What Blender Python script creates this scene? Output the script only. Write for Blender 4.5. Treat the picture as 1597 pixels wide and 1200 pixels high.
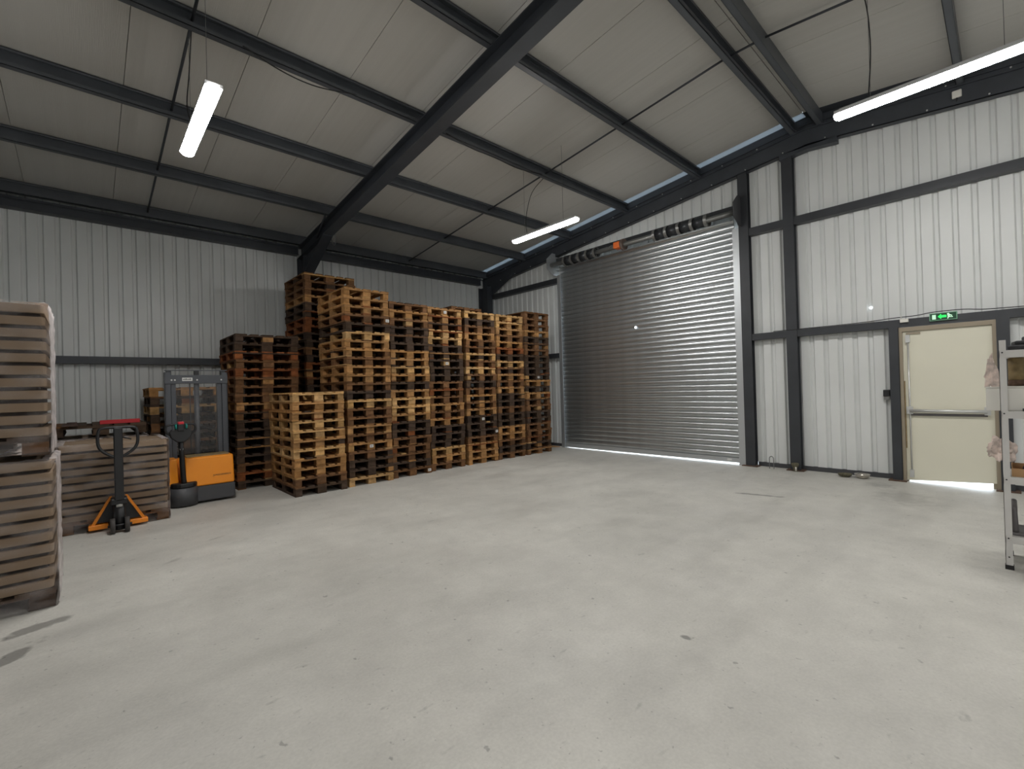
import bpy, bmesh, math, random
from mathutils import Vector, Matrix
random.seed(7)
for o in list(bpy.data.objects): bpy.data.objects.remove(o)
SC = bpy.context.scene
COL = SC.collection

# ------------------------------------------------------------------ camera, world, exposure
YAW, PITCH, ROLL, FPX = .8232, .0061, -.0288, 715.1
fw = Vector((math.cos(YAW)*math.cos(PITCH), math.sin(YAW)*math.cos(PITCH), math.sin(PITCH)))
rt = Vector((math.sin(YAW), -math.cos(YAW), 0)); up = rt.cross(fw)
r2 = math.cos(ROLL)*rt + math.sin(ROLL)*up
u2 = -math.sin(ROLL)*rt + math.cos(ROLL)*up
cd = bpy.data.cameras.new('camera'); cam = bpy.data.objects.new('camera', cd); COL.objects.link(cam)
cd.sensor_width = 36; cd.lens = FPX/1597*36; cd.clip_start = .05; cd.clip_end = 200
M = Matrix((r2, u2, -fw)).transposed().to_4x4(); M.translation = Vector((-8.924, -10.685, 1.575))
cam.matrix_world = M
SC.camera = cam
w = bpy.data.worlds.new('overcast_sky'); SC.world = w; w.use_nodes = True
bg = w.node_tree.nodes['Background']; bg.inputs[0].default_value = (.80, .90, 1, 1); bg.inputs[1].default_value = 7
SC.view_settings.view_transform = 'Standard'; SC.view_settings.look = 'None'
SC.view_settings.exposure = 0; SC.view_settings.gamma = 1; SC.view_settings.use_curve_mapping = False
LAMP = 112.0          # radiance of the tube lights' diffusers

# ------------------------------------------------------------------ materials
MT = {}
def mat(name, col, rough=.5, metal=0, emit=0, noise=0, nscale=8, bump=0, bscale=60, spec=.5, coords='Object', stretch=(1,1,1)):
    m = bpy.data.materials.new(name); m.use_nodes = True; MT[name] = m
    nt = m.node_tree; b = nt.nodes['Principled BSDF']
    b.inputs['Base Color'].default_value = (*col, 1); b.inputs['Roughness'].default_value = rough
    b.inputs['Metallic'].default_value = metal; b.inputs['Specular IOR Level'].default_value = spec
    if emit:
        b.inputs['Emission Color'].default_value = (*col, 1); b.inputs['Emission Strength'].default_value = emit
    if noise or bump:
        tc = nt.nodes.new('ShaderNodeTexCoord'); mp = nt.nodes.new('ShaderNodeMapping')
        mp.inputs['Scale'].default_value = stretch
        nt.links.new(tc.outputs[coords], mp.inputs[0])
    if noise:
        n = nt.nodes.new('ShaderNodeTexNoise'); n.inputs['Scale'].default_value = nscale; n.inputs['Detail'].default_value = 5
        nt.links.new(mp.outputs[0], n.inputs['Vector'])
        r = nt.nodes.new('ShaderNodeMapRange'); r.inputs[1].default_value = .3; r.inputs[2].default_value = .7
        r.inputs[3].default_value = 1-noise; r.inputs[4].default_value = 1+noise
        nt.links.new(n.outputs['Fac'], r.inputs[0])
        x = nt.nodes.new('ShaderNodeVectorMath'); x.operation = 'SCALE'; x.inputs[0].default_value = col
        nt.links.new(r.outputs[0], x.inputs['Scale']); nt.links.new(x.outputs[0], b.inputs['Base Color'])
    if bump:
        n2 = nt.nodes.new('ShaderNodeTexNoise'); n2.inputs['Scale'].default_value = bscale; n2.inputs['Detail'].default_value = 3
        nt.links.new(mp.outputs[0], n2.inputs['Vector'])
        bp = nt.nodes.new('ShaderNodeBump'); bp.inputs['Strength'].default_value = bump; bp.inputs['Distance'].default_value = .01
        nt.links.new(n2.outputs['Fac'], bp.inputs['Height']); nt.links.new(bp.outputs[0], b.inputs['Normal'])
    return m
mat('sheet', (.68, .695, .68), .42, noise=.04, nscale=1.2, spec=.4)
mat('roof', (.50, .485, .45), .38, noise=.03, nscale=2, bump=.25, bscale=30, stretch=(8, .12, 1))
mat('dark_steel', (.040, .045, .053), .45, noise=.15, nscale=3)
mat('post_steel', (.034, .037, .042), .45, noise=.15, nscale=3)
mat('galv', (.52, .54, .55), .31, metal=.9, noise=.08, nscale=5)
mat('galv_rail', (.55, .57, .58), .4, metal=.7)
mat('cardboard', (.26, .185, .122), .8, noise=.08, nscale=4)
mat('gap_shade', (.03, .022, .018), .9)  # near-black colour for the shade in the gaps between trays
mat('orange', (.92, .30, .012), .4, noise=.03, nscale=4)
mat('orange_jack', (.75, .23, .012), .45, noise=.08, nscale=9)
mat('black_plastic', (.012, .012, .013), .45)
mat('dark_grey_paint', (.058, .059, .064), .5, noise=.06)
mat('mast_grey', (.065, .07, .08), .4, noise=.08)
mat('rubber', (.018, .017, .017), .8)
mat('wheel_grey', (.05, .045, .042), .7)
mat('red', (.42, .012, .018), .5)
mat('red_btn', (.55, .02, .03), .4)
mat('teal', (.0, .17, .14), .4)
mat('cream_door', (.70, .675, .55), .45, noise=.02, nscale=2)
mat('frame_brown', (.30, .25, .18), .5)
mat('alu', (.62, .62, .6), .35, metal=.6)
mat('white_plastic', (.72, .70, .64), .5)
mat('shelf_metal', (.60, .585, .56), .45, noise=.05, nscale=6)
mat('steel_bowl', (.55, .52, .47), .25, metal=.9)
mat('rust', (.10, .06, .04), .9, noise=.4, nscale=30)
mat('moss', (.12, .11, .07), .9, noise=.4, nscale=40)
mat('kraft', (.26, .19, .09), .6, noise=.2, nscale=20)
mat('cloth', (.66, .55, .49), .9, noise=.35, nscale=22)
mat('black_cloth', (.012, .012, .014), .55, bump=.5, bscale=25)
mat('navy', (.012, .013, .035), .6)
mat('tray_card', (.42, .25, .12), .8, noise=.1)
mat('white_box', (.74, .72, .66), .6)
mat('grey_tray', (.13, .12, .12), .5)
mat('drum', (.045, .048, .052), .4, metal=.5)
mat('drum_light', (.22, .22, .21), .4, metal=.6)
mat('motor_orange', (.75, .16, .03), .45)
mat('flange_brown', (.14, .10, .08), .6)
mat('sticker', (.70, .70, .68), .6)
mat('ink', (.03, .03, .03), .7)
mat('cable', (.02, .02, .022), .6)
mat('grey_cable', (.16, .16, .16), .6)
mat('sign_green', (.0, .055, .018), .5)
mat('sign_glow', (.02, .9, .12), .5, emit=.9)
mat('sign_white', (.55, .85, .62), .5, emit=.45)
mat('sign_edge', (.22, .45, .30), .5)
mat('lamp_diffuser', (1, .985, .965), .5, emit=LAMP)
mat('lamp_body', (.5, .5, .5), .5)
mat('daylight_glow', (.9, .95, 1), .5, emit=1.5)  # emits in place of daylight shining through a hole
mat('dark_void', (.06, .06, .055), 1)
mat('purlin_steel', (.075, .082, .092), .42, noise=.12, nscale=3)

def translucent(name, col, tcol):
    m = bpy.data.materials.new(name); m.use_nodes = True; MT[name] = m; nt = m.node_tree
    nt.nodes.remove(nt.nodes['Principled BSDF']); out = nt.nodes['Material Output']
    d = nt.nodes.new('ShaderNodeBsdfDiffuse'); d.inputs[0].default_value = (*col, 1)
    t = nt.nodes.new('ShaderNodeBsdfTranslucent'); t.inputs[0].default_value = (*tcol, 1)
    x = nt.nodes.new('ShaderNodeMixShader')
    nt.links.new(d.outputs[0], x.inputs[1]); nt.links.new(t.outputs[0], x.inputs[2]); nt.links.new(x.outputs[0], out.inputs[0])
translucent('verge_plastic', (.5, .5, .5), (.34, .37, .39))
def film_material():
    m = bpy.data.materials.new('stretch_film'); m.use_nodes = True; MT['film'] = m; nt = m.node_tree
    b = nt.nodes['Principled BSDF']; b.inputs['Base Color'].default_value = (.72, .66, .65, 1); b.inputs['Roughness'].default_value = .3
    out = nt.nodes['Material Output']; t = nt.nodes.new('ShaderNodeBsdfTransparent'); x = nt.nodes.new('ShaderNodeMixShader')
    tc = nt.nodes.new('ShaderNodeTexCoord'); mp = nt.nodes.new('ShaderNodeMapping'); mp.inputs['Scale'].default_value = (1, 1, 3)
    n = nt.nodes.new('ShaderNodeTexNoise'); n.inputs['Scale'].default_value = 3.5; n.inputs['Detail'].default_value = 6
    nt.links.new(tc.outputs['Object'], mp.inputs[0]); nt.links.new(mp.outputs[0], n.inputs['Vector'])
    r = nt.nodes.new('ShaderNodeMapRange'); r.inputs[1].default_value = .45; r.inputs[2].default_value = .78; r.inputs[3].default_value = .0; r.inputs[4].default_value = .26
    nt.links.new(n.outputs['Fac'], r.inputs[0])
    fr = nt.nodes.new('ShaderNodeFresnel'); fr.inputs[0].default_value = 1.18; ad = nt.nodes.new('ShaderNodeMath'); ad.use_clamp = True
    nt.links.new(r.outputs[0], ad.inputs[0]); nt.links.new(fr.outputs[0], ad.inputs[1]); nt.links.new(ad.outputs[0], x.inputs[0])
    bp = nt.nodes.new('ShaderNodeBump'); bp.inputs['Strength'].default_value = .6; bp.inputs['Distance'].default_value = .02
    nt.links.new(n.outputs['Fac'], bp.inputs['Height']); nt.links.new(bp.outputs[0], b.inputs['Normal'])
    nt.links.new(t.outputs[0], x.inputs[1]); nt.links.new(b.outputs[0], x.inputs[2]); nt.links.new(x.outputs[0], out.inputs[0])
film_material()
def guard_material():
    m = bpy.data.materials.new('clear_guard'); m.use_nodes = True; MT['clear_guard'] = m; nt = m.node_tree
    b = nt.nodes['Principled BSDF']; b.inputs['Base Color'].default_value = (.4, .4, .4, 1); b.inputs['Roughness'].default_value = .15
    t = nt.nodes.new('ShaderNodeBsdfTransparent'); x = nt.nodes.new('ShaderNodeMixShader'); x.inputs[0].default_value = .07
    nt.links.new(t.outputs[0], x.inputs[1]); nt.links.new(b.outputs[0], x.inputs[2]); nt.links.new(x.outputs[0], nt.nodes['Material Output'].inputs[0])
guard_material()
def wood_material():
    m = bpy.data.materials.new('pallet_wood'); m.use_nodes = True; MT['wood'] = m; nt = m.node_tree; b = nt.nodes['Principled BSDF']
    oi = nt.nodes.new('ShaderNodeObjectInfo'); tc = nt.nodes.new('ShaderNodeTexCoord')
    sc = nt.nodes.new('ShaderNodeVectorMath'); sc.operation = 'SCALE'; sc.inputs[0].default_value = (37, 19, 53)
    nt.links.new(oi.outputs['Random'], sc.inputs['Scale'])
    ad = nt.nodes.new('ShaderNodeVectorMath'); nt.links.new(tc.outputs['Object'], ad.inputs[0]); nt.links.new(sc.outputs[0], ad.inputs[1])
    n = nt.nodes.new('ShaderNodeTexNoise'); n.inputs['Scale'].default_value = 14; n.inputs['Detail'].default_value = 6
    nt.links.new(ad.outputs[0], n.inputs['Vector'])
    r = nt.nodes.new('ShaderNodeMapRange'); r.inputs[1].default_value = .3; r.inputs[2].default_value = .72; r.inputs[3].default_value = .62; r.inputs[4].default_value = 1.18
    nt.links.new(n.outputs['Fac'], r.inputs[0])
    x = nt.nodes.new('ShaderNodeVectorMath'); x.operation = 'SCALE'
    nt.links.new(oi.outputs['Color'], x.inputs[0]); nt.links.new(r.outputs[0], x.inputs['Scale'])
    nt.links.new(x.outputs[0], b.inputs['Base Color']); b.inputs['Roughness'].default_value = .85; b.inputs['Specular IOR Level'].default_value = .2
wood_material()
FLOOR_MARKS = [(-9.21, -6.06, .17, .075, .35, .5), (-9.33, -6.52, .22, .06, .9, .5), (-2.19, -8.32, .045, .30, .25, .5), (-6.24, -9.30, .028, .04, 0, .55),
          (-1.2, -9.75, .5, .28, .3, .25), (-.5, -9.4, .25, .2, 0, .3), (-8.35, -5.2, .1, .04, .6, .3), (-7.9, -4.7, .09, .03, .4, .3),
          (-3.3, -11.4, .9, .9, 0, .22)]  # last entry: broad soft darker area around the shelving
def floor_material():
    m = bpy.data.materials.new('concrete'); m.use_nodes = True; MT['concrete'] = m; nt = m.node_tree; b = nt.nodes['Principled BSDF']
    N = nt.nodes.new; L = nt.links.new
    tc = N('ShaderNodeTexCoord')
    def noise(s, det, rng, st=(1,1,1), rough=.5):
        mp = N('ShaderNodeMapping'); mp.inputs['Scale'].default_value = st; mp.inputs['Rotation'].default_value = (0, 0, .4 if st != (1,1,1) else 0)
        L(tc.outputs['Object'], mp.inputs[0])
        n = N('ShaderNodeTexNoise'); n.inputs['Scale'].default_value = s; n.inputs['Detail'].default_value = det; n.inputs['Roughness'].default_value = rough
        L(mp.outputs[0], n.inputs['Vector'])
        r = N('ShaderNodeMapRange'); r.inputs[1].default_value, r.inputs[2].default_value, r.inputs[3].default_value, r.inputs[4].default_value = rng
        L(n.outputs['Fac'], r.inputs[0]); return r.outputs[0]
    def mul(a, c):
        q = N('ShaderNodeMath'); q.operation = 'MULTIPLY'; L(a, q.inputs[0])
        if isinstance(c, (int, float)): q.inputs[1].default_value = c
        else: L(c, q.inputs[1])
        return q.outputs[0]
    v = mul(noise(.45, 5, (.3, .7, .90, 1.10)), noise(2.4, 9, (.3, .7, .88, 1.09), rough=.72))
    v = mul(v, noise(1.1, 6, (.52, .75, 1, .84), (.5, 1.8, 1)))
    v = mul(v, noise(60, 3, (.35, .65, .96, 1.04)))
    v = mul(v, noise(13, 3, (.69, .74, 1, .62), (1.3, 1, 1)))
    v = mul(v, noise(38, 2, (.70, .75, 1, .70)))
    v = mul(v, noise(7, 4, (.66, .76, 1, .74), (1, 2.2, 1)))
    sp = N('ShaderNodeSeparateXYZ'); L(tc.outputs['Object'], sp.inputs[0])
    wob = noise(9, 4, (.3, .7, -.35, .35))
    for (cx, cy, a, c, ang, k) in FLOOR_MARKS:      # oil and water marks with a shape of their own; last one a broad darker area
        mp = N('ShaderNodeMapping'); mp.vector_type = 'TEXTURE'; mp.inputs['Location'].default_value = (cx, cy, 0)
        mp.inputs['Rotation'].default_value = (0, 0, ang); mp.inputs['Scale'].default_value = (a, c, 1e3)
        L(tc.outputs['Object'], mp.inputs[0])
        ln = N('ShaderNodeVectorMath'); ln.operation = 'LENGTH'; L(mp.outputs[0], ln.inputs[0])
        ad = N('ShaderNodeMath'); ad.operation = 'ADD'; L(ln.outputs['Value'], ad.inputs[0]); L(wob, ad.inputs[1])
        r = N('ShaderNodeMapRange'); r.inputs[1].default_value = .75 if k > .4 else .3; r.inputs[2].default_value = 1.1; r.inputs[3].default_value = 1-k; r.inputs[4].default_value = 1
        L(ad.outputs[0], r.inputs[0]); v = mul(v, r.outputs[0])
    x = N('ShaderNodeVectorMath'); x.operation = 'SCALE'; x.inputs[0].default_value = (.53, .517, .475); L(v, x.inputs['Scale'])
    L(x.outputs[0], b.inputs['Base Color'])
    L(noise(1.6, 5, (.3, .7, .38, .62)), b.inputs['Roughness']); b.inputs['Specular IOR Level'].default_value = .35
    bp = N('ShaderNodeBump'); bp.inputs['Strength'].default_value = .12; bp.inputs['Distance'].default_value = .01
    L(noise(25, 4, (0, 1, 0, 1)), bp.inputs['Height']); L(bp.outputs[0], b.inputs['Normal'])
floor_material()

# ------------------------------------------------------------------ mesh helpers
class MB:
    def __init__(s): s.v = []; s.f = []; s.sm = []
    def poly(s, vs, fs, smooth=False):
        k = len(s.v); s.v += [tuple(p) for p in vs]; s.f += [tuple(i+k for i in q) for q in fs]; s.sm += [smooth]*len(fs); return s
    def box(s, x0, x1, y0, y1, z0, z1):
        if x0 > x1: x0, x1 = x1, x0
        if y0 > y1: y0, y1 = y1, y0
        if z0 > z1: z0, z1 = z1, z0
        return s.poly([(x0,y0,z0),(x1,y0,z0),(x1,y1,z0),(x0,y1,z0),(x0,y0,z1),(x1,y0,z1),(x1,y1,z1),(x0,y1,z1)],
                      [(3,2,1,0),(4,5,6,7),(0,1,5,4),(1,2,6,5),(2,3,7,6),(3,0,4,7)])
    def hexa(s, p):      # eight corners, bottom ring then top ring
        return s.poly(p, [(3,2,1,0),(4,5,6,7),(0,1,5,4),(1,2,6,5),(2,3,7,6),(3,0,4,7)])
    def prism(s, pts, axis, a, c, smooth=False):   # 2D outline extruded along an axis
        n = len(pts)
        def P(u, v, t): return {'x': (t, u, v), 'y': (u, t, v), 'z': (u, v, t)}[axis]
        vs = [P(u, v, a) for u, v in pts] + [P(u, v, c) for u, v in pts]
        k = len(s.v); s.v += vs
        for i in range(n): s.f.append((k+i, k+(i+1) % n, k+n+(i+1) % n, k+n+i)); s.sm.append(smooth)
        s.f.append(tuple(k+i for i in reversed(range(n)))); s.f.append(tuple(k+n+i for i in range(n))); s.sm += [False]*2
        return s
    def tube(s, pts, r, n=8, cap=True):
        pts = [Vector(p) for p in pts]; k = len(s.v); ref = None
        for i, p in enumerate(pts):
            d = (pts[min(i+1, len(pts)-1)] - pts[max(i-1, 0)]).normalized()
            if ref is None: ref = Vector((0,0,1)) if abs(d.z) < .9 else Vector((1,0,0))
            a = ref - d*ref.dot(d); a.normalize(); c = d.cross(a); ref = a
            rr = r[i] if isinstance(r, (list, tuple)) else r
            for j in range(n):
                t = 2*math.pi*j/n; s.v.append(tuple(p + a*rr*math.cos(t) + c*rr*math.sin(t)))
        for i in range(len(pts)-1):
            for j in range(n):
                s.f.append((k+i*n+j, k+i*n+(j+1) % n, k+(i+1)*n+(j+1) % n, k+(i+1)*n+j)); s.sm.append(True)
        if cap:
            s.f.append(tuple(k+j for j in reversed(range(n)))); s.f.append(tuple(k+(len(pts)-1)*n+j for j in range(n))); s.sm += [False]*2
        return s
    def lathe(s, prof, c=(0,0,0), n=24):
        k = len(s.v)
        for r, z in prof:
            for j in range(n):
                t = 2*math.pi*j/n; s.v.append((c[0]+r*math.cos(t), c[1]+r*math.sin(t), c[2]+z))
        for i in range(len(prof)-1):
            for j in range(n):
                s.f.append((k+i*n+j, k+i*n+(j+1) % n, k+(i+1)*n+(j+1) % n, k+(i+1)*n+j)); s.sm.append(True)
        return s
    def mesh(s, name):
        me = bpy.data.meshes.new(name); me.from_pydata(s.v, [], s.f)
        me.polygons.foreach_set('use_smooth', s.sm); me.update(); return me
    def bevelled(s, w, seg=2):
        s.bev = (w, seg); return s
    def build(s, name, m, parent=None, loc=None):
        me = s.mesh(name); me.materials.append(MT[m])
        if hasattr(s, 'bev'):
            bm = bmesh.new(); bm.from_mesh(me); bmesh.ops.remove_doubles(bm, verts=bm.verts, dist=1e-5)
            bmesh.ops.bevel(bm, geom=[e for e in bm.edges if e.calc_face_angle(0) > .5], offset=s.bev[0], segments=s.bev[1], affect='EDGES', profile=.5)
            bm.to_mesh(me); bm.free()
        return link(name, me, parent, loc)
def link(name, me, parent=None, loc=None):
    o = bpy.data.objects.new(name, me); COL.objects.link(o)
    if parent is not None: o.parent = parent
    if loc is not None: o.location = loc
    return o
def empty(name, loc=(0,0,0), rz=0):
    o = bpy.data.objects.new(name, None); COL.objects.link(o); o.location = loc; o.rotation_euler[2] = rz; o.empty_display_size = .2
    return o
def tag(o, label=None, cat=None, group=None, kind=None):
    if label: o['label'] = label
    if cat: o['category'] = cat
    if group: o['group'] = group
    if kind: o['kind'] = kind
    return o
def smooth_path(pts, n=6):
    out = []; P = [Vector(p) for p in pts]
    for i in range(len(P)-1):
        a, b, c, d = P[max(i-1,0)], P[i], P[i+1], P[min(i+2, len(P)-1)]
        for k in range(n):
            t = k/n
            out.append(.5*((2*b) + (c-a)*t + (2*a-5*b+4*c-d)*t*t + (3*b-a-3*c+d)*t**3))
    out.append(P[-1]); return out

# ------------------------------------------------------------------ the building
YR, SL = -8.5, .1055                       # ridge line and roof slope
def rise(y): return SL*min(-y, y-2*YR)     # rise of the roof above the eaves at y
XL, YF = -16.2, 2*YR                       # far left gable, front side wall
f = MB().box(XL, .28, YF-.2, .2, -.12, 0).build('floor', 'concrete'); tag(f, 'grey power-floated concrete floor with stains and scuffs', 'floor', kind='structure')
g = MB().box(.28, 9, YF-4, 4, -.16, -.01).build('pavement', 'concrete'); tag(g, 'concrete yard outside the shutter', 'pavement', kind='structure')

def ribbed(edge0, edge1):          # rib profile of the cladding: (along, depth) points between two ends
    P = .2; pts = []
    k = math.floor(edge0/P)-1
    while k*P < edge1+P:
        for u, d in ((0, 0), (.118, 0), (.136, .036), (.176, .036), (.194, 0)):
            pts.append((k*P+u, d))
        k += 1
    def at(t):
        for (a, da), (b, db) in zip(pts, pts[1:]):
            if a <= t <= b: return da+(db-da)*(t-a)/max(b-a, 1e-9)
        return 0
    return [(edge0, at(edge0))] + [p for p in pts if edge0+1e-4 < p[0] < edge1-1e-4] + [(edge1, at(edge1))]
def cladding(mb, a0, a1, z0, z1, place, skin=.004):
    pr = ribbed(a0, a1); vs = []; n = len(pr)
    for (t, d) in pr:
        for dd in (d, d+skin):
            vs.append(place(t, dd, z0(t) if callable(z0) else z0)); vs.append(place(t, dd, z1(t) if callable(z1) else z1))
    fs = []
    for i in range(n-1):
        k = 4*i; q = 4*(i+1)
        fs += [(k, q, q+1, k+1), (k+2, k+3, q+3, q+2), (k, k+2, q+2, q), (k+1, q+1, q+3, k+3)]
    mb.poly(vs, fs)
roofz = lambda y: 5.07 + rise(y)
WB = .145       # cladding plane behind the steel
mb = MB(); pl = lambda y, d, z: (WB+d, y, z)
for y0, y1, z0 in ((-2.93, .15, .07), (-7.39, -2.93, 4.42), (-9.61, -7.39, .07), (-10.60, -9.61, 2.30), (YF-.1, -10.60, .07)):
    cladding(mb, y0, y1, z0, roofz, pl)
tag(mb.build('wall_right', 'sheet'), 'gable wall of pale ribbed steel cladding', 'wall', kind='structure')
mb = MB(); cladding(mb, XL, .15, .07, 5.06, lambda x, d, z: (x, WB+d, z)); tag(mb.build('wall_back', 'sheet'), 'long side wall of pale ribbed steel cladding', 'wall', kind='structure')
mb = MB(); cladding(mb, XL, .15, .07, 5.06, lambda x, d, z: (x, YF-WB-d, z)); tag(mb.build('wall_front', 'sheet'), 'side wall of pale ribbed cladding behind the camera', 'wall', kind='structure')
mb = MB(); cladding(mb, YF-.1, .15, .07, roofz, lambda y, d, z: (XL-d, y, z)); tag(mb.build('wall_left', 'sheet'), 'far gable of pale ribbed cladding', 'wall', kind='structure')
mb = MB()
for y0, y1 in ((-2.93, .15), (-9.48, -7.54), (YF, -10.72)): mb.box(WB-.015, WB+.06, y0, y1, 0, .075)
tag(mb.build('baseboard_right', 'dark_grey_paint'), 'grey steel base angle along the foot of the gable wall', 'base angle', kind='structure')
tag(MB().box(XL, .15, WB-.015, WB+.06, 0, .075).build('baseboard_back', 'dark_grey_paint'), 'grey steel base angle along the foot of the side wall', 'base angle', kind='structure')

# roof: a deck carrying insulated panels whose joints show
ceil = MB()
for ya, yb in ((.2, YR), (YR, YF-.2)):
    za, zb = 5.15+SL*min(-ya, ya-2*YR), 5.15+SL*min(-yb, yb-2*YR)
    ceil.hexa([(XL-.05, yb, zb), (-.17, yb, zb), (-.17, ya, za), (XL-.05, ya, za), (XL-.05, yb, zb+.04), (-.17, yb, zb+.04), (-.17, ya, za+.04), (XL-.05, ya, za+.04)])
ceil = tag(ceil.build('ceiling', 'dark_void'), 'low-pitched roof lined with off-white insulated panels', 'ceiling', kind='structure')
edges = []
x = -4.21+1.08*3
while x > XL: edges.append(x); x -= 1.08
edges = [-.165] + [e for e in edges if e < -.3] + [XL-.04]
for ya, yb in ((.18, YR+.004), (YR-.004, YF-.18)):
    za, zb = 5.08+SL*min(-ya, ya-2*YR), 5.08+SL*min(-yb, yb-2*YR)
    for a, b in zip(edges, edges[1:]):
        x0, x1 = b+.003, a-.003
        MB().hexa([(x0, yb, zb), (x1, yb, zb), (x1, ya, za), (x0, ya, za), (x0, yb, zb+.06), (x1, yb, zb+.06), (x1, ya, za+.06), (x0, ya, za+.06)]).build('roof_panel', 'roof', ceil)
# translucent closure along the verge, lit by the sky
mb = MB()
for ya, yb in ((.18, YR-.002),):
    za, zb = 5.085+SL*min(-ya, ya-2*YR), 5.085+SL*min(-yb, yb-2*YR)
    for k, (x0, x1) in enumerate([(-.165, .02)]):
        mb.hexa([(x0, yb, zb), (x1, yb, zb), (x1, ya, za), (x0, ya, za), (x0, yb, zb+.004), (x1, yb, zb+.004), (x1, ya, za+.004), (x0, ya, za+.004)])
mb.build('verge_strip', 'verge_plastic', ceil)['label'] = 'translucent strip letting daylight in along the verge'
mb = MB()
for ya, yb in ((.18, YR), (YR, YF-.18)):
    za, zb = 5.075+SL*min(-ya, ya-2*YR), 5.075+SL*min(-yb, yb-2*YR)
    xi = .022 if ya > YR else -.162        # the far slope has no daylight strip
    mb.hexa([(xi, yb, zb), (.26, yb, zb), (.26, ya, za), (xi, ya, za), (xi, yb, zb+.05), (.26, yb, zb+.05), (.26, ya, za+.05), (xi, ya, za+.05)])
for ya, yb in ((.18, YR), (YR, YF-.18)):
    za, zb = 4.93+SL*min(-ya, ya-2*YR), 4.93+SL*min(-yb, yb-2*YR)
    mb.hexa([(.20, yb, zb), (.21, yb, zb), (.21, ya, za), (.20, ya, za), (.20, yb, zb+.16), (.21, yb, zb+.16), (.21, ya, za+.16), (.20, ya, za+.16)])
mb.build('verge_flashing', 'dark_steel', ceil)

STEEL = 'dark_steel'
def structure(o, label, cat, group=None): return tag(o, label, cat, group, 'structure')
# portal frames along x: column, haunch, rafter
def ibeam_sloped(mb, xc, w, ya, yb, zb0, zt0, tf=.014, tw=.01):
    for (a, b) in ((zb0, zb0+tf), (zt0-tf, zt0)):
        mb.hexa([(xc-w/2, yb, a+rise(yb)), (xc+w/2, yb, a+rise(yb)), (xc+w/2, ya, a+rise(ya)), (xc-w/2, ya, a+rise(ya)),
                 (xc-w/2, yb, b+rise(yb)), (xc+w/2, yb, b+rise(yb)), (xc+w/2, ya, b+rise(ya)), (xc-w/2, ya, b+rise(ya))])
    a, b = zb0+tf, zt0-tf
    mb.hexa([(xc-tw/2, yb, a+rise(yb)), (xc+tw/2, yb, a+rise(yb)), (xc+tw/2, ya, a+rise(ya)), (xc-tw/2, ya, a+rise(ya)),
             (xc-tw/2, yb, b+rise(yb)), (xc+tw/2, yb, b+rise(yb)), (xc+tw/2, ya, b+rise(ya)), (xc-tw/2, ya, b+rise(ya))])
def column_i(xc, w, y0, y1, z1, name, parent):     # web runs along y
    m = MB().box(xc-w/2, xc+w/2, y0, y0+.014, 0, z1).box(xc-w/2, xc+w/2, y1-.014, y1, 0, z1).box(xc-.006, xc+.006, y0+.014, y1-.014, 0, z1)
    return m.build(name, STEEL, parent)
for i, (xc, lb) in enumerate(((-5.30, 'dark grey steel portal rafter crossing the hall in front of the gable'), (-10.72, 'dark grey steel portal rafter over the rear of the hall'))):
    fr = empty('portal_frame', (0, 0, 0)); structure(fr, lb, 'steel frame')
    column_i(xc, .2, -.28, .135, 4.6, 'column', fr); column_i(xc, .2, YF-.135, YF+.28, 4.6, 'column', fr)
    for ya, yb in ((.13, YR), (YR, YF-.13)):
        m = MB(); ibeam_sloped(m, xc, .2, ya, yb, 4.61, 4.875); m.build('rafter', STEEL, fr)
    for s, y0 in ((-1, -.28), (1, YF+.28)):
        m = MB(); y1 = y0+s*1.15
        m.prism([(y0, 4.62+rise(y0)), (y0, 4.20), (y1, 4.62+rise(y1))], 'x', xc-.006, xc+.006)
        m.hexa([(xc-.1, y0, 4.19), (xc+.1, y0, 4.19), (xc+.1, y1, 4.60+rise(y1)), (xc-.1, y1, 4.60+rise(y1)), (xc-.1, y0, 4.205), (xc+.1, y0, 4.205), (xc+.1, y1, 4.615+rise(y1)), (xc-.1, y1, 4.615+rise(y1))])
        m.build('haunch', STEEL, fr)
    m = MB().prism([(YR-.45, 4.62+rise(YR-.45)), (YR, 4.47+rise(YR)), (YR+.45, 4.62+rise(YR+.45))], 'x', xc-.09, xc+.09); m.build('apex_plate', STEEL, fr)
# gable frame
fr = empty('gable_frame', (0, 0, 0)); structure(fr, 'dark grey steel gable rafter above the roller shutter', 'steel frame')
for y0, y1 in ((-.28, .135), (YF-.135, YF+.28)):
    MB().box(-.17, .03, y0, y0+.014, 0, 4.6).box(-.17, .03, y1-.014, y1, 0, 4.6).box(-.076, -.064, y0+.014, y1-.014, 0, 4.6).build('column', STEEL, fr)
for ya, yb in ((.13, YR), (YR, YF-.13)):
    m = MB()
    for x0, x1, a, b in ((0, .012, 4.61, 4.86), (0, .12, 4.61, 4.622), (-.035, .12, 4.86, 4.875), (.02, .03, 4.875, 5.068), (-.005, .02, 4.945, 4.955)):
        m.hexa([(x0, yb, a+rise(yb)), (x1, yb, a+rise(yb)), (x1, ya, a+rise(ya)), (x0, ya, a+rise(ya)), (x0, yb, b+rise(yb)), (x1, yb, b+rise(yb)), (x1, ya, b+rise(ya)), (x0, ya, b+rise(ya))])
    m.build('rafter', STEEL, fr)
m = MB().prism([(-.28, 4.63+rise(-.28)), (-.28, 4.33), (-1.3, 4.63+rise(-1.3))], 'x', -.01, .01); m.build('haunch', STEEL, fr)
m = MB().prism([(YR-.42, 4.62+rise(YR-.42)), (YR-.42, 4.53+rise(YR-.42)), (YR, 4.53+rise(YR)), (YR+.42, 4.53+rise(YR+.42)), (YR+.42, 4.62+rise(YR+.42))], 'x', -.015, .12); m.build('apex_plate', STEEL, fr)
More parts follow.
